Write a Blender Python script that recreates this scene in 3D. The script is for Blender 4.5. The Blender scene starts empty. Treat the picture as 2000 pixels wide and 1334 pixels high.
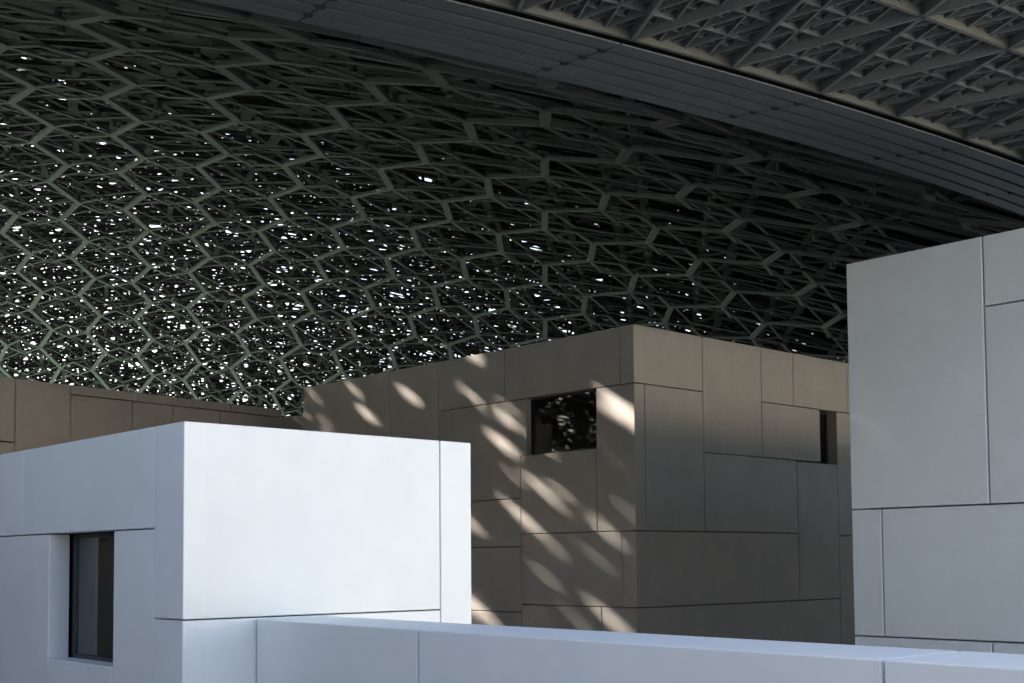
import bpy, bmesh, math, random
import numpy as np
from mathutils import Matrix, Vector

random.seed(7)
rng = np.random.default_rng(7)
S = bpy.context.scene
COL = S.collection
R_ = math.radians

# ------------------------------------------------------------------ camera
EYE = 6.5                                   # eye height above the plaza
F_PX, PP_Y, W_PX, H_PX = 2431.0, 957.0, 2000.0, 1334.0
az, pitch, roll = R_(47.5), math.atan(138 / F_PX), 0.0075
fw0 = np.array([math.cos(az), math.sin(az), 0]); rt0 = np.array([math.sin(az), -math.cos(az), 0]); up0 = np.array([0, 0, 1.0])
FW = fw0 * math.cos(pitch) + up0 * math.sin(pitch)
u_ = up0 * math.cos(pitch) - fw0 * math.sin(pitch)
RT = rt0 * math.cos(roll) - u_ * math.sin(roll)
UP = u_ * math.cos(roll) + rt0 * math.sin(roll)
cam_d = bpy.data.cameras.new('camera')
cam = bpy.data.objects.new('camera', cam_d); COL.objects.link(cam)
M = Matrix.Identity(4)
for i in range(3):
    M[i][0], M[i][1], M[i][2] = RT[i], UP[i], -FW[i]
M[2][3] = EYE
cam.matrix_world = M
cam_d.sensor_width = 36; cam_d.lens = 36 * F_PX / W_PX
cam_d.shift_y = (PP_Y - H_PX / 2) / W_PX
cam_d.clip_start = 0.1; cam_d.clip_end = 6000
S.camera = cam

# ------------------------------------------------------------------ sky, sun, exposure
SUN = Vector((-0.30, 1.0, 0.62)).normalized()          # towards the sun
elev = math.asin(SUN.z)
world = bpy.data.worlds.new('World'); S.world = world; world.use_nodes = True
nt = world.node_tree; nt.nodes.clear()
sky = nt.nodes.new('ShaderNodeTexSky'); sky.sky_type = 'NISHITA'; sky.sun_disc = False
sky.sun_elevation = elev; sky.sun_rotation = math.atan2(SUN.x, SUN.y)
sky.air_density = 0.8; sky.dust_density = 5.0; sky.ozone_density = 1.2
bg = nt.nodes.new('ShaderNodeBackground'); bg.inputs['Strength'].default_value = 0.12
ow = nt.nodes.new('ShaderNodeOutputWorld')
nt.links.new(sky.outputs[0], bg.inputs[0]); nt.links.new(bg.outputs[0], ow.inputs[0])
sd = bpy.data.lights.new('sun', 'SUN'); sd.energy = 4.9; sd.angle = R_(0.55); sd.color = (1.0, 0.90, 0.78)
sun = bpy.data.objects.new('sun', sd); COL.objects.link(sun)
sun.rotation_euler = SUN.to_track_quat('Z', 'Y').to_euler(); sun.location = (0, 0, 80)
S.view_settings.view_transform = 'Standard'; S.view_settings.look = 'None'
S.view_settings.exposure = 2.0; S.view_settings.gamma = 1.0
S.render.engine = 'CYCLES'
S.cycles.use_denoising = True
S.cycles.max_bounces = 7; S.cycles.diffuse_bounces = 5; S.cycles.glossy_bounces = 4; S.cycles.transmission_bounces = 4
S.cycles.caustics_reflective = False; S.cycles.caustics_refractive = False
S.cycles.sample_clamp_indirect = 6.0

# ------------------------------------------------------------------ materials
def mat(name, base, rough=0.6, metal=0.0, mottle=0.0, scale=1.0, bump=0.0, bscale=30.0, rnd=0.0, spec=0.5, streak=0.0):
    m = bpy.data.materials.new(name); m.use_nodes = True
    t = m.node_tree; b = t.nodes['Principled BSDF']
    b.inputs['Roughness'].default_value = rough; b.inputs['Metallic'].default_value = metal
    b.inputs['Specular IOR Level'].default_value = spec
    b.inputs['Base Color'].default_value = (*base, 1)
    tc = t.nodes.new('ShaderNodeTexCoord'); geo = t.nodes.new('ShaderNodeNewGeometry')
    if mottle or rnd or streak:
        val = t.nodes.new('ShaderNodeValue'); val.outputs[0].default_value = 1.0
        cur = val.outputs[0]
        def mul(a, bsock):
            n = t.nodes.new('ShaderNodeMath'); n.operation = 'MULTIPLY'
            t.links.new(a, n.inputs[0]); t.links.new(bsock, n.inputs[1]); return n.outputs[0]
        def ranged(sock, amt):
            n = t.nodes.new('ShaderNodeMapRange'); n.inputs['To Min'].default_value = 1 - amt; n.inputs['To Max'].default_value = 1 + amt
            t.links.new(sock, n.inputs['Value']); return n.outputs[0]
        if mottle:
            for sc, am, lo, hi in ((scale, mottle, 0.3, 0.7), (scale * 6.3, mottle * 0.5, 0.3, 0.7)):
                n = t.nodes.new('ShaderNodeTexNoise'); n.inputs['Scale'].default_value = sc; n.inputs['Detail'].default_value = 5
                t.links.new(geo.outputs['Position'], n.inputs['Vector'])
                r = ranged(n.outputs['Fac'], am); r.node.inputs['From Min'].default_value = lo; r.node.inputs['From Max'].default_value = hi
                cur = mul(cur, r)
        if streak:
            mp = t.nodes.new('ShaderNodeMapping'); mp.inputs['Scale'].default_value = (1.6, 1.6, 0.10)
            t.links.new(geo.outputs['Position'], mp.inputs['Vector'])
            n = t.nodes.new('ShaderNodeTexNoise'); n.inputs['Scale'].default_value = 1.0; n.inputs['Detail'].default_value = 4
            t.links.new(mp.outputs[0], n.inputs['Vector'])
            cur = mul(cur, ranged(n.outputs['Fac'], streak))
        if rnd:
            oi = t.nodes.new('ShaderNodeObjectInfo'); cur = mul(cur, ranged(oi.outputs['Random'], rnd))
        mx = t.nodes.new('ShaderNodeVectorMath'); mx.operation = 'SCALE'; mx.inputs[0].default_value = base
        t.links.new(cur, mx.inputs['Scale']); t.links.new(mx.outputs[0], b.inputs['Base Color'])
    if bump:
        n = t.nodes.new('ShaderNodeTexNoise'); n.inputs['Scale'].default_value = bscale; n.inputs['Detail'].default_value = 6
        t.links.new(geo.outputs['Position'], n.inputs['Vector'])
        bp = t.nodes.new('ShaderNodeBump'); bp.inputs['Strength'].default_value = bump; bp.inputs['Distance'].default_value = 0.01
        t.links.new(n.outputs['Fac'], bp.inputs['Height']); t.links.new(bp.outputs[0], b.inputs['Normal'])
    return m

M_WHITE = mat('white_concrete', (0.77, 0.785, 0.75), 0.55, mottle=0.028, scale=0.9, bump=0.06, bscale=70, rnd=0.02, streak=0.03)
M_STONE = mat('warm_concrete', (0.74, 0.685, 0.63), 0.6, mottle=0.06, scale=0.6, bump=0.08, bscale=40, rnd=0.018, streak=0.05)
M_CORE = mat('joint_backing', (0.03, 0.03, 0.03), 0.9)
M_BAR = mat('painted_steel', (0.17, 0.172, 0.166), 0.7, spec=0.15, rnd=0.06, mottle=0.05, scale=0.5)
M_BARS_SHADE = mat('shade_dark_aluminium', (0.014, 0.014, 0.0135), 0.8, spec=0.1, mottle=0.12, scale=0.3)  # shade of the back layers put into a near-black base colour
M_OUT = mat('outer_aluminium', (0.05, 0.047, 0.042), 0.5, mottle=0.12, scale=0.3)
M_MID_SHADE = mat('second_layer_shade_dark', (0.024, 0.025, 0.024), 0.7, spec=0.15, mottle=0.1, scale=0.3)  # second layer darkened to stand for shade behind the front lattice
M_SLAT = mat('soffit_aluminium', (0.14, 0.16, 0.175), 0.5, mottle=0.05, scale=0.8, rnd=0.06)
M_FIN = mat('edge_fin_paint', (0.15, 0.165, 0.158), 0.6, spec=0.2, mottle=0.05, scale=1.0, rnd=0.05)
M_CREAM = mat('ring_beam_cream', (0.13, 0.133, 0.115), 0.6, mottle=0.05, scale=1.0)  # ring beams slightly yellower than the fins
M_FRAME = mat('dark_window_frame', (0.03, 0.035, 0.04), 0.4)
M_BACK_PANEL = mat('blue_grey_panel', (0.24, 0.29, 0.35), 0.8)
M_DARK = mat('room_shade', (0.05, 0.045, 0.04), 0.9)  # core behind the panes; the rooms' shade is put into its colour
M_ROOF = mat('roof_screed', (0.62, 0.60, 0.57), 0.8, mottle=0.05)
M_PLAZA = mat('plaza_stone', (0.60, 0.57, 0.52), 0.7, mottle=0.08, scale=0.3)
M_FLOOR = mat('dome_floor_stone', (0.52, 0.47, 0.40), 0.6, mottle=0.08, scale=0.3)
M_SEA = mat('sea_water', (0.035, 0.065, 0.075), 0.2, bump=0.6, bscale=0.6)
M_GLASS = bpy.data.materials.new('window_glass'); M_GLASS.use_nodes = True
_b = M_GLASS.node_tree.nodes['Principled BSDF']
_b.inputs['Base Color'].default_value = (0.55, 0.6, 0.62, 1); _b.inputs['Roughness'].default_value = 0.02
_b.inputs['Transmission Weight'].default_value = 1.0; _b.inputs['IOR'].default_value = 1.5

# ------------------------------------------------------------------ helpers
def link(o, parent=None):
    COL.objects.link(o)
    if parent is not None:
        o.parent = parent
    return o

def mesh_obj(name, verts, faces, m, parent=None, smooth=False):
    me = bpy.data.meshes.new(name); me.from_pydata([tuple(v) for v in verts], [], faces); me.update()
    me.materials.append(m)
    if smooth:
        me.polygons.foreach_set('use_smooth', [True] * len(me.polygons))
    o = bpy.data.objects.new(name, me)
    return link(o, parent)

def thing(name, loc, label, cat, group=None):
    o = bpy.data.objects.new(name, None); o.location = loc; COL.objects.link(o)
    o['label'] = label; o['category'] = cat
    if group: o['group'] = group
    return o

BOXF = np.array([[0, 3, 2, 1], [4, 5, 6, 7], [0, 1, 5, 4], [1, 2, 6, 5], [2, 3, 7, 6], [3, 0, 4, 7]])

def bulk_mesh(name, V, Fq, m):
    me = bpy.data.meshes.new(name)
    n, k = len(V), len(Fq)
    me.vertices.add(n); me.vertices.foreach_set('co', np.ascontiguousarray(V, dtype=np.float32).ravel())
    me.loops.add(k * 4); me.loops.foreach_set('vertex_index', np.ascontiguousarray(Fq, dtype=np.int32).ravel())
    me.polygons.add(k); me.polygons.foreach_set('loop_start', np.arange(k, dtype=np.int32) * 4)
    me.polygons.foreach_set('loop_total', np.full(k, 4, dtype=np.int32))
    me.update(calc_edges=True); me.validate(); me.shade_flat()
    me.materials.append(m)
    return me

def bar_boxes(A, B, w, d, ext=0.0, nrm=None):
    """box bars from A to B (n,3); w across, d deep upwards from the line"""
    A = np.asarray(A, float); B = np.asarray(B, float); n = len(A)
    t = B - A; L = np.linalg.norm(t, axis=1, keepdims=True); t = t / L
    if nrm is None:
        nrm = np.tile([0, 0, 1.0], (n, 1))
    s = np.cross(t, nrm); s /= np.linalg.norm(s, axis=1, keepdims=True)
    u = np.cross(s, t)
    w = np.broadcast_to(np.asarray(w, float).reshape(-1, 1), (n, 1)); d = np.broadcast_to(np.asarray(d, float).reshape(-1, 1), (n, 1))
    A = A - t * ext; B = B + t * ext
    V = np.empty((n, 8, 3))
    V[:, 0] = A - s * w / 2; V[:, 1] = B - s * w / 2; V[:, 2] = B + s * w / 2; V[:, 3] = A + s * w / 2
    V[:, 4:] = V[:, :4] + (u * d)[:, None, :]
    Fq = (BOXF[None] + (np.arange(n) * 8)[:, None, None]).reshape(-1, 4)
    return V.reshape(-1, 3), Fq

def stuff_bars(name, A, B, w, d, m, parent, ext=0.0, label=None):
    V, Fq = bar_boxes(A, B, w, d, ext)
    V = V - np.array(parent.location)
    o = bpy.data.objects.new(name, bulk_mesh(name, V, Fq, m)); link(o, parent)
    o['kind'] = 'stuff'
    if label: o['label'] = label
    return o

def chamfer_box(lo, hi, c, m, name, parent, origin, plain=()):
    bm = bmesh.new()
    lo = Vector(lo); hi = Vector(hi)
    r = bmesh.ops.create_cube(bm, size=1.0)
    ctr = (lo + hi) / 2; sz = hi - lo
    for v in bm.verts:
        v.co = Vector((v.co.x * sz.x, v.co.y * sz.y, v.co.z * sz.z))
    eds = [e for e in bm.edges if not any(all(abs(v.co[a] - sgn * sz[a] / 2) < 1e-6 for v in e.verts) for a, sgn in plain)]
    bmesh.ops.bevel(bm, geom=eds, offset=c, segments=1, affect='EDGES', profile=0.5)
    me = bpy.data.meshes.new(name); bm.to_mesh(me); bm.free(); me.materials.append(m)
    o = bpy.data.objects.new(name, me); o.location = ctr - Vector(origin); link(o, parent)
    return o

def panels(parent, origin, axis, plane, rects, thick, gap, m, name='panel', chamfer=0.012):
    """cladding panels on a facade. axis 'Y': facade on the plane X=plane (rect u = Y); axis 'X': on Y=plane.
    rect = (u0,u1,z0,z1[, open edges]) z relative to the eye"""
    out = []
    for r in rects:
        u0, u1, z0, z1 = r[:4]
        e = r[4] if len(r) > 4 else ''
        g = gap / 2
        a0 = u0 + (0 if 'l' in e else g); a1 = u1 - (0 if 'r' in e else g)
        b0 = z0 + (0 if 'b' in e else g) + EYE; b1 = z1 - (0 if 't' in e else g) + EYE
        j = random.uniform(-0.003, 0.003) if 'l' not in e else 0.0
        plain = []
        if axis == 'Y':
            lo = (plane + j, a0, b0); hi = (plane + thick, a1, b1)
            if 'l' in e: plain = [(0, 1)]
        else:
            lo = (a0, plane + j, b0); hi = (a1, plane + thick, b1)
            if 'l' in e: plain = [(0, -1)]
        out.append(chamfer_box(lo, hi, chamfer, m, name, parent, origin, plain))
    return out

def block(name, parent, origin, lo, hi, m, c=0.01):
    return chamfer_box(lo, hi, c, m, name, parent, origin)

# ------------------------------------------------------------------ setting: sea and plaza
def disc(name, r, z, m, centre, n=96):
    vs = [(centre[0] + r * math.cos(2 * math.pi * i / n), centre[1] + r * math.sin(2 * math.pi * i / n), z) for i in range(n)]
    o = mesh_obj(name, vs, [list(range(n))], m); o['kind'] = 'structure'; return o
CX, CY = 30.67, 101.0                       # dome centre in plan
disc('sea', 4500, -0.8, M_SEA, (CX, CY))
M_LAG = mat('bounce_lagoon_water', (0.50, 0.70, 0.58), 0.15, bump=0.5, bscale=0.8)  # pale green chosen for its bounce onto the dome's underside
o = mesh_obj('added_lagoon', [(-60, 66, -0.75), (90, 66, -0.75), (110, 230, -0.75), (-60, 230, -0.75)], [[0, 1, 2, 3]], M_LAG); o['kind'] = 'structure'  # unseen water sheet added to throw green light up at the dome
def slab(name, PL, top, bot, m):
    n = len(PL)
    vs = [(x, y, top) for x, y in PL] + [(x, y, bot) for x, y in PL]
    fs = [list(range(n))] + [[i, i + n, (i + 1) % n + n, (i + 1) % n] for i in range(n)]
    o = mesh_obj(name, vs, fs, m); o['kind'] = 'structure'; return o
slab('plaza', [(-60, -160), (160, -160), (150, -2), (-40, -2)], 0, -1.5, M_PLAZA)
slab('dome_floor', [(-40, -1.99), (150, -1.99), (130, 30), (125, 90), (90, 80), (85, 67), (-16, 67), (-22, 40)], 0, -1.5, M_FLOOR)

# ------------------------------------------------------------------ white box on the left, with window
BX, BY = 10.575, 20.14
wb = thing('white_pavilion', (BX, BY, 0), 'white concrete box building with a tall recessed window, behind the low parapet wall', 'building')
O = (BX, BY, EYE - 16.25); T = 0.45
KB = 0.4                                    # scale about the eye, chosen to give this group more open sky
wb.location = (KB * BX, KB * BY, 0); wb.scale = (KB, KB, KB)
panels(wb, O, 'Y', BX, [
    (20.14, 21.26, -1.005, 2.53, 'l'), (20.14, 21.26, -16.25, -1.005, 'l'),
    (21.26, 27.52, 0.635, 2.53), (27.52, 34.0, 0.635, 2.53),
    (21.26, 22.94, -16.25, 0.635), (22.94, 26.03, -16.25, -2.0), (26.03, 34.0, -16.25, 0.635)], T, 0.026, M_WHITE)
panels(wb, O, 'X', BY, [
    (BX + T, 16.42, -1.005, 2.53, 'l'), (BX + T, 16.42, -16.25, -1.005, 'l'), (16.42, 17.28, -16.25, 2.53)], T, 0.026, M_WHITE)
block('wall', wb, O, (16.83, 20.64, EYE - 16.25), (17.28, 34, EYE + 2.5), M_WHITE)
block('roof', wb, O, (BX + 0.46, BY + 0.46, EYE + 2.2), (16.8, 34, EYE + 2.42), M_ROOF)
block('wall', wb, O, (BX, 34.0, EYE - 16.25), (17.28, 34.4, EYE + 2.5), M_WHITE)
block('dark_core', wb, O, (BX + 2.2, BY + 1.2, EYE - 16.25), (16.5, 33.5, EYE + 2.15), M_DARK)
win = bpy.data.objects.new('window', None); link(win, wb)
wx = BX + 0.50
block('window_frame', win, O, (wx, 22.95, EYE - 2.0), (wx + 0.10, 23.03, EYE + 0.63), M_FRAME)
block('window_frame', win, O, (wx, 25.88, EYE - 2.0), (wx + 0.10, 26.02, EYE + 0.63), M_FRAME)
block('window_frame', win, O, (wx, 23.03, EYE - 2.0), (wx + 0.10, 25.88, EYE - 1.90), M_FRAME)
block('window_frame', win, O, (wx, 23.03, EYE + 0.55), (wx + 0.10, 25.88, EYE + 0.63), M_FRAME)
block('pane', win, O, (wx + 0.04, 23.03, EYE - 1.90), (wx + 0.06, 25.88, EYE + 0.55), M_GLASS, 0.002)
block('back_panel', win, O, (wx + 0.16, 24.35, EYE - 1.95), (wx + 0.20, 26.0, EYE + 0.6), M_BACK_PANEL, 0.005)  # blue-grey sheet behind part of the pane
block('sill', win, O, (BX + 0.02, 22.96, EYE - 2.02), (wx, 26.01, EYE - 1.985), M_WHITE, 0.005)

# ------------------------------------------------------------------ parapet
pw = thing('parapet_wall', (11.7, 12, 0), 'low thick white parapet wall running across the bottom to the right', 'wall')
PO = Vector((11.7, 12, EYE - 16.25))
pw.location = (KB * 11.7, KB * 12, 0); pw.scale = (KB, KB, KB)
def px_front(y): return 11.40 + 0.042 * (y - 5)
def parapet_piece(y0, y1):
    g = 0.018
    y0 += g; y1 -= g
    bm = bmesh.new()
    ring = []
    vs = []
    for y in (y0, y1):
        xf = px_front(y)
        for x, z in ((xf, EYE - 16.25), (xf, EYE - 1.04), (xf + 1.62, EYE - 1.04), (xf + 1.62, EYE - 16.25)):
            vs.append(bm.verts.new((x - PO.x, y - PO.y, z - PO.z)))
    for f in ((0, 1, 2, 3), (7, 6, 5, 4), (0, 4, 5, 1), (1, 5, 6, 2), (2, 6, 7, 3), (3, 7, 4, 0)):
        bm.faces.new([vs[i] for i in f])
    bmesh.ops.recalc_face_normals(bm, faces=bm.faces[:])
    bmesh.ops.bevel(bm, geom=bm.edges[:], offset=0.022, segments=2, affect='EDGES', profile=0.5)
    me = bpy.data.meshes.new('parapet_panel'); bm.to_mesh(me); bm.free(); me.materials.append(M_WHITE)
    link(bpy.data.objects.new('parapet_panel', me), pw)
for a, b in ((15.05, 20.12), (6.92, 15.05), (-1.2, 6.92)): parapet_piece(a, b)

# ------------------------------------------------------------------ grey-blue building on the right
RX = 15.59
rb = thing('end_pavilion', (RX, 9.84, 0), 'tall pale grey panelled building at the frame edge, behind the parapet', 'building')
O = (RX, 9.84, EYE - 4.8148); KR = 1.35          # scale about the eye, chosen to sit deeper in the dome's shade
rb.location = (KR * RX, KR * 9.84, 0); rb.scale = (KR, KR, KR)
panels(rb, O, 'Y', RX, [
    (7.77, 9.84, 0.69, 4.25), (2.0, 7.77, 3.3, 4.25), (2.0, 7.77, 0.69, 3.3),
    (9.355, 9.84, -1.10, 0.69), (2.0, 9.355, -1.10, 0.69), (7.79, 9.84, -4.8148, -1.10), (2.0, 7.79, -4.8148, -1.10)], 0.3, 0.022, M_WHITE, chamfer=0.008)
block('wall', rb, O, (RX + 0.32, 2.02, EYE - 4.8148), (58, 9.82, EYE + 4.23), M_WHITE)  # run on out of sight to shade the central building's lower right side

# ------------------------------------------------------------------ central building
MX, MY = 33.39, 29.88
mb = thing('central_pavilion', (MX, MY, 0), 'large brownish grey panelled building with dappled light, in the middle under the dome', 'building')
O = (MX, MY, 0); T = 0.5; ZT = 8.52
panels(mb, O, 'Y', MX, [
    (29.88, 30.55, 6.38, ZT, 'l'), (30.55, 36.84, 6.38, ZT), (36.84, 41.04, 6.38, ZT), (41.04, 44.49, 2.45, ZT), (44.49, 51.52, 2.45, ZT),
    (35.56, 41.04, 4.13, 6.38, 'b'), (35.93, 41.04, 2.45, 4.13, 't'), (31.79, 35.93, 1.04, 4.13), (29.88, 31.79, 1.04, 6.38, 'l'),
    (30.58, 35.93, -1.72, 1.04), (29.88, 30.58, -1.72, 1.04, 'l'), (31.62, 35.93, -6.5, -1.72), (29.88, 31.62, -6.5, -1.72, 'l'),
    (35.93, 41.04, 0.55, 2.45), (35.93, 41.04, -2.03, 0.55), (35.93, 41.04, -6.5, -2.03), (41.04, 51.52, -6.5, 2.45)], T, 0.035, M_STONE)
panels(mb, O, 'X', MY, [
    (MX + T, 37.3, 6.38, ZT, 'l'), (37.3, 41.02, 4.06, ZT), (41.02, 43.22, 6.3, ZT), (43.22, 47.25, 6.3, ZT), (47.25, 52.0, 6.3, ZT),
    (33.39 + T, 33.95, 1.04, 6.38, 'l'), (33.95, 37.3, 1.04, 6.38), (41.02, 45.12, 4.06, 6.3), (46.36, 52, 0.97, 6.3),
    (37.3, 43.38, 1.04, 4.06), (43.38, 46.36, -1.72, 4.02), (33.39 + T, 43.38, -1.72, 1.04, 'l'),
    (33.39 + T, 46.36, -6.5, -1.72, 'l'), (46.36, 52, -6.5, 0.97)], T, 0.035, M_STONE)
block('wall', mb, O, (51.4, MY + 0.52, 0), (52.0, 51.5, EYE + ZT - 0.05), M_STONE)
block('wall', mb, O, (MX + 0.52, 51.0, 0), (51.38, 51.5, EYE + ZT - 0.05), M_STONE)
block('roof', mb, O, (MX + 0.52, MY + 0.52, EYE + ZT - 0.5), (51.38, 50.98, EYE + ZT - 0.25), M_ROOF)
block('dark_core', mb, O, (MX + 4.0, MY + 4.0, 0), (51.0, 50.5, EYE + ZT - 0.6), M_DARK)
def win_frame(w, O, axis, p, u0, u1, z0, z1, fr=0.10):
    z0 += EYE; z1 += EYE
    def bb(n, a0, a1, b0, b1, p0, p1, m, c=0.008):
        if axis == 'Y': block(n, w, O, (p0, a0, b0), (p1, a1, b1), m, c)
        else: block(n, w, O, (a0, p0, b0), (a1, p1, b1), m, c)
    bb('window_frame', u0, u0 + fr, z0, z1, p, p + 0.1, M_FRAME); bb('window_frame', u1 - fr, u1, z0, z1, p, p + 0.1, M_FRAME)
    bb('window_frame', u0 + fr, u1 - fr, z0, z0 + fr, p, p + 0.1, M_FRAME); bb('window_frame', u0 + fr, u1 - fr, z1 - fr, z1, p, p + 0.1, M_FRAME)
    bb('pane', u0 + fr, u1 - fr, z0 + fr, z1 - fr, p + 0.03, p + 0.05, M_GLASS, 0.002)
w1 = bpy.data.objects.new('window', None); link(w1, mb)
win_frame(w1, O, 'Y', MX + 0.22, 31.81, 35.54, 4.15, 6.36, 0.05)
w2 = bpy.data.objects.new('window', None); link(w2, mb)
win_frame(w2, O, 'X', MY + 0.45, 45.14, 46.34, 4.04, 6.28, 0.08)

# ------------------------------------------------------------------ far building at the left
def ray(x, y):
    d = FW + RT * (x - 1000) / F_PX + UP * (PP_Y - y) / F_PX
    return d
def onz(x, y, z):
    d = ray(x, y); return d / d[2] * z
p0 = onz(0, 735, 8.5); p1 = onz(563, 801, 8.5)
fdir = (p1 - p0)[:2]; flen = float(np.linalg.norm(fdir)); fdir /= flen
fang = math.atan2(fdir[1], fdir[0])
fb = thing('far_building', (p0[0], p0[1], 0), 'low brown grey panelled wall building behind the white box, under the green lit dome', 'building')
fb.rotation_euler = (0, 0, fang)
def farp(u0, u1, z0, z1, g=0.05):
    lo = (u0 + g / 2, random.uniform(-0.004, 0.004), z0 + g / 2 + EYE); hi = (u1 - g / 2, 0.4, z1 - g / 2 + EYE)
    chamfer_box(lo, hi, 0.012, M_STONE, 'panel', fb, (0, 0, 0))
def fu(x, y=780):
    d = ray(x, y)[:2]; A = np.array([[d[0], -fdir[0]], [d[1], -fdir[1]]]); s, u = np.linalg.solve(A, p0[:2]); return float(u)
ft = 8.5; fj = 8.04
U = [-8, fu(30), fu(138), fu(269), fu(376), fu(451), fu(551)]
farp(U[0], U[1], 5.55, ft); farp(U[0], U[1], -6.5, 5.55); farp(U[1], U[2], 2.5, ft)
for a, b in ((U[2], U[3]), (U[3], U[4]), (U[4], U[5]), (U[5], U[6])): farp(a, b, fj, ft)
V_ = [U[2], fu(259), fu(338), fu(430), U[6]]
for a, b in zip(V_, V_[1:]): farp(a, b, 2.5, fj)
farp(U[1], U[6], -6.5, 2.5)
o = chamfer_box((U[6] + 0.02, -6.2, 0), (U[6] + 0.5, 0.4, EYE + 8.05), 0.012, M_STONE, 'return_wall', fb, (0, 0, 0))
chamfer_box((-8, 0.42, 0), (U[6], 9.0, EYE + ft - 0.35), 0.01, M_ROOF, 'roof', fb, (0, 0, 0))

# ------------------------------------------------------------------ the dome
RB, RISE, HB = 87.3, 20.0, 8.25 + EYE
RS = (RB * RB + RISE * RISE) / (2 * RISE)
ZC = HB + RISE - RS
dome = thing('dome_canopy', (CX, CY, 0), 'vast shallow metal lattice dome over the buildings, pierced by specks of daylight', 'dome')
DO = np.array([CX, CY, 0])
def zdome(x, y, off=0.0):
    r2 = (x - CX) ** 2 + (y - CY) ** 2
    return ZC + np.sqrt(np.maximum(RS * RS - r2, 1)) + off

A1 = R_(63)
def lattice(scale, rot, ox=0.0, oy=0.0, rmax=85.8, kinds='zdt'):
    """square-and-triangle lattice: returns (n,2,2) plan segments with a kind index"""
    a, b = 11.2 * scale, 5.15 * scale
    th = A1 + rot
    u = np.array([math.cos(th), math.sin(th)]); v = np.array([-u[1], u[0]])
    o = np.array([61.0, 100.7]) + ox * u + oy * v if rot == 0 and ox == 0 and oy == 0 else np.array([CX + ox, CY + oy])
    n = int(200 / min(a, b) / 1) + 2
    I, J = np.meshgrid(np.arange(-n, n + 1), np.arange(-n, n + 1)); I = I.ravel(); J = J.ravel()
    s0 = I * a + J * (a / 2); t0 = -J * b
    def P(s, t): return o + (s0 + s * scale)[:, None] * u + (t0 + t * scale)[:, None] * v
    g, top, l, bot = P(0, 0), P(-1.95, -1.55), P(0, -3.44), P(1.95, -1.55)
    n0, n1 = P(-5.6, -5.15), P(5.6, -5.15)         # next '>' nodes joined from '<'
    m0, m1 = P(-5.6, 1.71), P(5.6, 1.71)           # '<' nodes of the previous column
    segs, kind = [], []
    def add(p, q, k): segs.append(np.stack([p, q], 1)); kind.append(np.full(len(p), k))
    if 'z' in kinds:
        add(l, n0, 0); add(l, n1, 0)
    if 'd' in kinds:
        add(g, top, 1); add(top, l, 1); add(l, bot, 1); add(bot, g, 1)
    if 't' in kinds:
        add(top, m0, 2); add(top, n0, 2); add(bot, m1, 2); add(bot, n1, 2)
    sg = np.concatenate(segs); kd = np.concatenate(kind)
    ok = np.hypot(sg[:, :, 0] - CX, sg[:, :, 1] - CY).max(1) < rmax + 0.8
    return sg[ok], kd[ok]
def lift(sg, off):
    A = np.c_[sg[:, 0], zdome(sg[:, 0, 0], sg[:, 0, 1], off)]
    B = np.c_[sg[:, 1], zdome(sg[:, 1, 0], sg[:, 1, 1], off)]
    j = rng.uniform(-0.012, 0.012, len(sg))
    A[:, 2] += j; B[:, 2] += j
    return A, B

# front layer: the 300 bars that show largest are single parts
sg, kd = lattice(1.0, 0)
A, B = lift(sg, 0.0)
zt = kd == 2
A[zt, 2] += 0.30; B[zt, 2] += 0.30
wid = np.where(kd == 0, 0.42, np.where(kd == 1, 0.24, 0.15)); dep = np.where(kd == 0, 0.16, np.where(kd == 1, 0.10, 0.08))
Cm = (A + B) / 2 - np.array([0, 0, EYE])
zc_ = Cm @ FW; pxx = 1000 + F_PX * (Cm @ RT) / zc_; pyy = PP_Y - F_PX * (Cm @ UP) / zc_
roofline = np.interp(pxx, [0, 560, 592, 1237, 1650, 1652, 2000], [735, 800, 752, 632, 705, 515, 450])
band = np.interp(pxx, [0, 440, 1250, 2000], [-110, 5, 193, 425])
vis = (zc_ > 5) & (pxx > -20) & (pxx < 2020) & (pyy > np.maximum(0, band)) & (pyy < roofline)
score = np.where(vis & (kd < 2), wid / np.maximum(zc_, 1), 0)
idx = np.argsort(-score)[:300]
pick = np.zeros(len(A), bool); pick[idx] = True
for i in np.nonzero(pick)[0]:
    mid = (A[i] + B[i]) / 2
    V, Fq = bar_boxes(A[i:i + 1] - mid, B[i:i + 1] - mid, wid[i], dep[i], ext=wid[i] * 0.3)
    o = bpy.data.objects.new('lattice_bar', bulk_mesh('lattice_bar', V, Fq, M_BAR)); o.location = mid - DO; link(o, dome)
r = ~pick
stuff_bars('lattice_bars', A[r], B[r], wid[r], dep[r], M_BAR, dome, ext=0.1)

# layers behind; their shade is put into darker base colours than the front's
LAYERS = [  # scale, rot, ox, oy, offset, width, depth
    (0.70, 0.35, 3, 1, 0.8, 0.30, 0.10), (0.50, 0.80, -2, 5, 1.3, 0.26, 0.08), (0.42, 0.18, 7, 2, 1.9, 0.24, 0.08),
    (0.62, 1.20, 1, -4, 4.6, 0.30, 0.10), (0.48, 0.55, -6, 3, 5.2, 0.26, 0.08), (0.56, 0.68, 5, 9, 6.1, 0.30, 0.08)]
def dens(A):
    def sm(t): t = np.clip(t, 0, 1); return t * t * (3 - 2 * t)
    r = np.hypot(A[:, 0] - CX, A[:, 1] - CY)
    return (1.18 + 0.6 * sm((r - 35) / 45) + 0.78 * sm((92 - A[:, 1]) / 40)) * (1 - 0.85 * sm((A[:, 1] - 150) / 12))  # bars widened near to block light, thinned far to sun the added water
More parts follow.
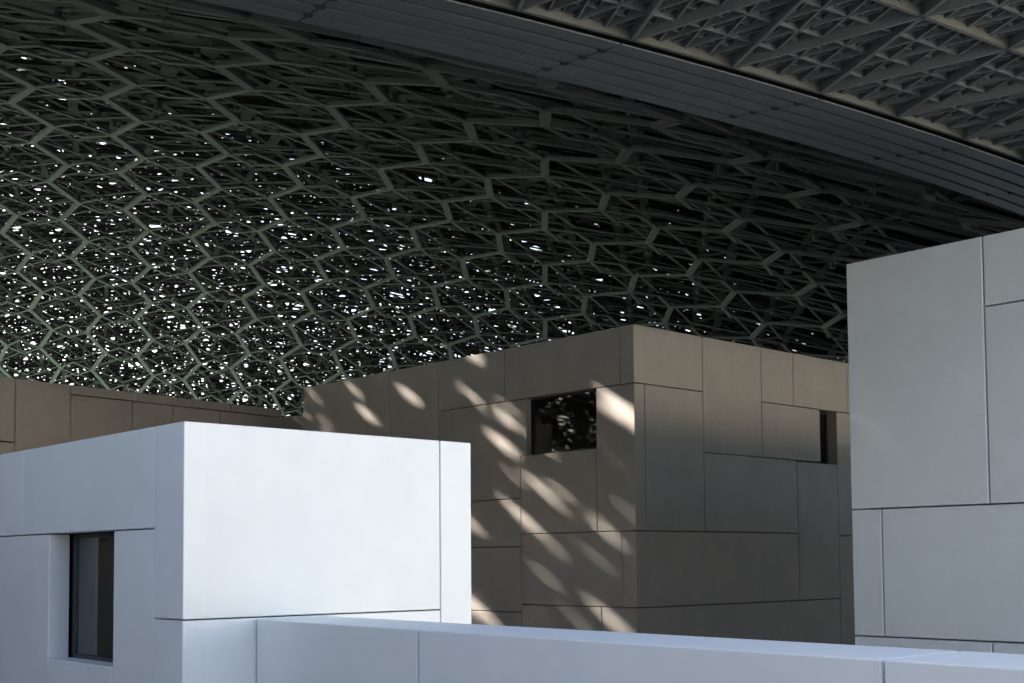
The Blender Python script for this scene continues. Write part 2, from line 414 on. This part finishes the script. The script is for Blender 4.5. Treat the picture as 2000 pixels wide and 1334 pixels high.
# openings that line up towards the sun and let light fall on the central building: (Y, z rel. eye, radius) on its left facade
SPOTS = [(47.3, 8.1, .26), (46.5, 7.0, .34), (43.2, 7.3, .22), (38.4, 8.2, .32), (38.9, 7.1, .20), (37.6, 6.2, .34), (36.9, 4.7, .26),
         (30.6, 5.5, .50), (30.3, 4.7, .30), (34.7, 3.3, .12), (35.8, 1.7, .22), (31.4, 1.0, .18), (38.7, 1.2, .26), (31.3, -.4, .14),
         (38.8, -1.8, .32), (31.0, -2.2, .24), (30.0, 1.5, .14)]
_s = np.array(SUN); _e1 = np.cross(_s, [0, 0, 1]); _e1 /= np.linalg.norm(_e1); _e2 = np.cross(_e1, _s)
def clear_of_spots(A, B, w):
    a = np.stack([A @ _e1, A @ _e2], 1); b = np.stack([B @ _e1, B @ _e2], 1); ab = b - a; L2 = (ab ** 2).sum(1)
    ok = np.ones(len(A), bool)
    for y, z, rad in SPOTS:
        P = np.array([MX, y, z + EYE]); p = np.array([P @ _e1, P @ _e2])
        t = np.clip(((p - a) * ab).sum(1) / L2, 0, 1)
        dist = np.linalg.norm(a + ab * t[:, None] - p, axis=1)
        ok &= dist > rad * 0.6 + w * 0.3
    return ok
for sc, rot, ox, oy, off, w, d in LAYERS:
    sg, kd = lattice(sc, rot, ox, oy, rmax=86.2)
    A, B = lift(sg, off)
    ww = np.where(kd == 2, w * 0.7, w) * dens(A) * rng.uniform(0.7, 1.35, len(A))
    ok = clear_of_spots(A, B, ww)
    if (~ok).any():                     # cut the bars round each opening instead of dropping them whole
        n = 8; f = np.arange(n)[:, None, None] / n
        a, b, c = A[~ok], B[~ok], ww[~ok]
        a2 = (a + (b - a) * f).reshape(-1, 3); b2 = (a + (b - a) * (f + 1.0 / n)).reshape(-1, 3); c2 = np.tile(c, n)
        k2 = clear_of_spots(a2, b2, c2)
        A = np.concatenate([A[ok], a2[k2]]); B = np.concatenate([B[ok], b2[k2]]); ww = np.concatenate([ww[ok], c2[k2]])
    stuff_bars('lattice_layer', A, B, ww, d, M_MID_SHADE if off < 1 else (M_OUT if off > 4 else M_BARS_SHADE), dome, ext=0.05)
# space frame struts between the two claddings
sg, kd = lattice(0.9, 0.35, 2, 2, rmax=86, kinds='zd')
A, _ = lift(sg, 2.3); _, B = lift(sg, 5.0)
stuff_bars('space_frame', A, B, 0.22, 0.22, M_OUT, dome)

# tube ends of the layer fixings, hanging between the first two layers
sg, kd = lattice(0.70, 0.35, 3, 1, rmax=84, kinds='d')
P = sg[:, 0]; P = P[rng.random(len(P)) < 0.45]
zz = zdome(P[:, 0], P[:, 1], 0.45)
hx = np.linspace(0, 2 * np.pi, 7)[:-1]
ring = np.stack([0.17 * np.cos(hx), 0.17 * np.sin(hx)], 1)
n = len(P)
V = np.empty((n, 12, 3))
V[:, :6, :2] = P[:, None] + ring; V[:, 6:, :2] = P[:, None] + ring
V[:, :6, 2] = zz[:, None]; V[:, 6:, 2] = zz[:, None] + rng.uniform(0.25, 0.5, n)[:, None]
fq = [[i, (i + 1) % 6, 6 + (i + 1) % 6, 6 + i] for i in range(6)] + [[0, 3, 2, 1], [0, 5, 4, 3]]
Fq = (np.array(fq)[None] + (np.arange(n) * 12)[:, None, None]).reshape(-1, 4)
o = bpy.data.objects.new('tube_ends', bulk_mesh('tube_ends', V.reshape(-1, 3) - DO, Fq, M_BAR)); link(o, dome); o['kind'] = 'stuff'

# ------------------------------------------------------------------ rim: slatted soffit band
SEG = 4.35 / 90.0
HI, HO = 8.35 + EYE, 7.92 + EYE
RI, RO = 87.3, 89.95
A0 = R_(-158.19) * 57.3 / 90.0        # a joint seen in the picture
def band_z(r): return HI + (HO - HI) * (r - RI) / (RO - RI)
NS = 5; SWD = (RO - RI) / NS; ARC = 4
def slat_geo(k, a0, a1):
    r0 = RI + k * SWD + 0.05; r1 = RI + (k + 1) * SWD - 0.05
    vs, fs = [], []
    for i in range(ARC + 1):
        a = a0 + (a1 - a0) * i / ARC
        c, s = math.cos(a), math.sin(a)
        for r, dz in ((r0, 0), (r1, 0), (r1, 0.025), (r0, 0.025)):
            vs.append((r * c, r * s, band_z(r) + dz))
    for i in range(ARC):
        b = i * 4
        for j in range(4):
            fs.append([b + j, b + (j + 1) % 4, b + 4 + (j + 1) % 4, b + 4 + j])
    fs.append([3, 2, 1, 0]); b = ARC * 4; fs.append([b, b + 1, b + 2, b + 3])
    return vs, fs
a_lo, a_hi = -7, 6
sv, sf = [], []
NSEG = int(2 * math.pi / SEG)
for q in range(a_lo, a_lo + NSEG):
    a0 = A0 + q * SEG + 0.0002; a1 = A0 + (q + 1) * SEG - 0.0002
    for k in range(NS):
        vs, fs = slat_geo(k, a0, a1)
        if q < a_hi:
            mesh_obj('slat', vs, fs, M_SLAT, dome)
        else:
            b = len(sv); sv += vs; sf += [[i + b for i in f] for f in fs]
o = mesh_obj('slats', sv, sf, M_SLAT, dome); o['kind'] = 'stuff'
bk = None
for q in range(a_lo, a_hi):
    for k in range(1, NS):                       # dark fixing in each slat gap at a panel joint
        a = A0 + q * SEG; r = RI + k * SWD; c, s_ = math.cos(a), math.sin(a)
        if bk is None:
            bm = bmesh.new(); bmesh.ops.create_cone(bm, cap_ends=True, segments=10, radius1=0.075, radius2=0.065, depth=0.10)
            bk = bpy.data.meshes.new('fixing'); bm.to_mesh(bk); bm.free(); bk.materials.append(M_CORE)
        o = bpy.data.objects.new('fixing', bk); o.location = (r * c, r * s_, band_z(r) + 0.035); link(o, dome)
def ring_strip(name, prof, m, n=288):
    vs, fs = [], []; k = len(prof)
    for i in range(n):
        a = 2 * math.pi * i / n; c, s = math.cos(a), math.sin(a)
        vs += [(r * c, r * s, z) for r, z in prof]
    for i in range(n):
        for j in range(k):
            fs.append([i * k + j, i * k + (j + 1) % k, ((i + 1) % n) * k + (j + 1) % k, ((i + 1) % n) * k + j])
    return mesh_obj(name, vs, fs, m, dome)
ring_strip('soffit_backing', [(RI - 0.02, HI + 0.30), (RO + 0.02, HO + 0.30), (RO + 0.02, HO + 0.42), (RI - 0.02, HI + 0.42)], M_CORE)
ring_strip('ring_girder', [(RI + 0.2, HI + 0.6), (RO - 0.2, HO + 0.6), (RO - 0.2, HO + 6.5), (RI + 0.2, HI + 6.5)], M_CORE)

# ------------------------------------------------------------------ rim: triangulated edge lattice outside the band
DA = 2.04 / 90.0; DR = 2.9; NR = 2; HZ = HO
N_AZ = int(round(2 * math.pi / DA)); DA = 2 * math.pi / N_AZ
B0 = R_(-99.375)                    # azimuth of a node at the soffit edge
def nodep(k, i):                    # ring k, node i (odd rings shifted by half)
    a = B0 + (i + 0.5 * (k % 2)) * DA; r = 90.1 + k * DR
    return np.array([r * math.cos(a), r * math.sin(a), HZ])
def fin_obj(name, p, q, w, d, m, z=0.0):
    mid = (p + q) / 2
    V, Fq = bar_boxes((p - mid)[None], (q - mid)[None], w, d)
    o = bpy.data.objects.new(name, bulk_mesh(name, V, Fq, m)); o.location = (mid[0], mid[1], mid[2] + z); link(o, dome)
I_LO, I_HI = -8, 16
restA, restB, restAr, restBr = [], [], [], []
for k in range(NR + 1):
    for i in range(-N_AZ // 2, N_AZ - N_AZ // 2):
        near = I_LO <= i < I_HI
        p, q = nodep(k, i), nodep(k, i + 1)
        if near: fin_obj('ring_beam', p, q, 0.07, 0.30, M_CREAM, 0.02)
        else: restAr.append(p); restBr.append(q)
        if k < NR:
            ups = (i - 1, i) if k % 2 == 0 else (i, i + 1)
            for j in ups:
                q = nodep(k + 1, j)
                if near: fin_obj('fin', p, q, 0.06, 0.34, M_FIN, 0.0)
                else: restA.append(p); restB.append(q)
V, Fq = bar_boxes(restA, restB, 0.06, 0.34)
o = bpy.data.objects.new('edge_fins', bulk_mesh('edge_fins', V, Fq, M_FIN)); link(o, dome); o['kind'] = 'stuff'
V, Fq = bar_boxes(restAr, restBr, 0.07, 0.30)
o = bpy.data.objects.new('edge_ring_beams', bulk_mesh('edge_ring_beams', V, Fq, M_CREAM)); link(o, dome); o['kind'] = 'stuff'
# finer triangular layers recessed above
def fine(sub, dz, w, d, shift=0.0, name='edge_sub_lattice', sector=None):
    da, dr = DA / sub, DR / sub
    nk = int(NR * sub); lo, hi = (-14 * sub, 26 * sub) if sector else (0, N_AZ * sub)
    Ax, Bx = [], []
    ii = np.arange(lo, hi)
    for k in range(nk):
        def nd(k_, i_):
            a = B0 + (i_ + 0.5 * (k_ % 2) + shift) * da; r = 90.1 + (k_ + shift) * dr
            return np.stack([r * np.cos(a), r * np.sin(a), np.full(len(i_), HZ + dz)], 1)
        p = nd(k, ii)
        Ax.append(p); Bx.append(nd(k, ii + 1))
        for j in ((ii - 1, ii) if k % 2 == 0 else (ii, ii + 1)):
            Ax.append(p); Bx.append(nd(k + 1, j))
    A = np.concatenate(Ax); B = np.concatenate(Bx)
    jz = rng.uniform(-0.008, 0.008, len(A)); A[:, 2] += jz; B[:, 2] += jz
    V, Fq = bar_boxes(A, B, w, d)
    o = bpy.data.objects.new(name, bulk_mesh(name, V, Fq, M_FIN)); link(o, dome); o['kind'] = 'stuff'
fine(4, 0.10, 0.035, 0.12, 0.0)
fine(8, 0.15, 0.02, 0.08, 0.0, sector=True)
fine(5, 0.45, 0.04, 0.14, 0.3, sector=True)
fine(6, 0.75, 0.05, 0.16, 0.15, sector=True)
fine(2, 1.5, 0.35, 0.2, 0.4)

# ------------------------------------------------------------------ unseen gallery added to shade the left-facing walls
M_GALLERY = mat('added_gallery_grey', (0.34, 0.34, 0.33), 0.5, mottle=0.08, rnd=0.1)  # grey chosen for how much light the added block reflects
sg_ = thing('added_side_gallery', (-5.0, -34.0, 0), 'long grey gallery block added out of the frame beside the viewpoint to shade the left-facing walls', 'building')
O = (-5.0, -34.0, 0)
rects = []; y = -34.0
while y < 80:
    L = random.choice((4.2, 5.6, 7.0)); z = random.choice((0.6, 1.8))
    rects += [(y, min(y + L, 80), -6.5, z), (y, min(y + L, 80), z, 2.2 if y > -4 else 4.0)]; y += L
for u0, u1, z0, z1 in rects:
    chamfer_box((-5.3, u0 + 0.015, z0 + EYE + 0.015), (-5.0 + random.uniform(-0.003, 0.003), u1 - 0.015, z1 + EYE - 0.015), 0.012, M_GALLERY, 'panel', sg_, O)
block('wall', sg_, O, (-14, -4.0, 0), (-5.32, 79.98, EYE + 2.15), M_GALLERY)
block('wall', sg_, O, (-14, -33.98, 0), (-5.32, -4.02, EYE + 3.95), M_GALLERY)

# ------------------------------------------------------------------ unseen sunlit blocks added behind the camera to bounce light onto the walls
for nm, x0, x1, h, lab in (('added_bounce_block', -2, 46, 17.0, 'unseen white panelled block added behind the viewpoint to bounce sunlight, nearer the grey gallery'),
                           ('added_bounce_block', 49, 112, 19.0, 'taller unseen white panelled block added behind the viewpoint to bounce sunlight, farther from the grey gallery')):
    q = thing(nm, (x0, -62, 0), lab, 'building', 'added bounce blocks across the plaza')
    O = (x0, -62, 0)
    x = x0
    while x < x1 - 0.1:
        L = min(random.choice((5.2, 6.8, 8.4)), x1 - x)
        zc = random.choice((6.0, 8.5, 11.0))
        for a, b in ((0, zc), (zc, h)):
            chamfer_box((x + 0.02, -62.4, a + 0.02), (x + L - 0.02, -62 + random.uniform(-0.003, 0.003), b - 0.02), 0.012, M_WHITE, 'panel', q, O)
        x += L
    block('wall', q, O, (x0 + 0.02, -80, 0), (x1 - 0.02, -62.42, h - 0.05), M_WHITE)
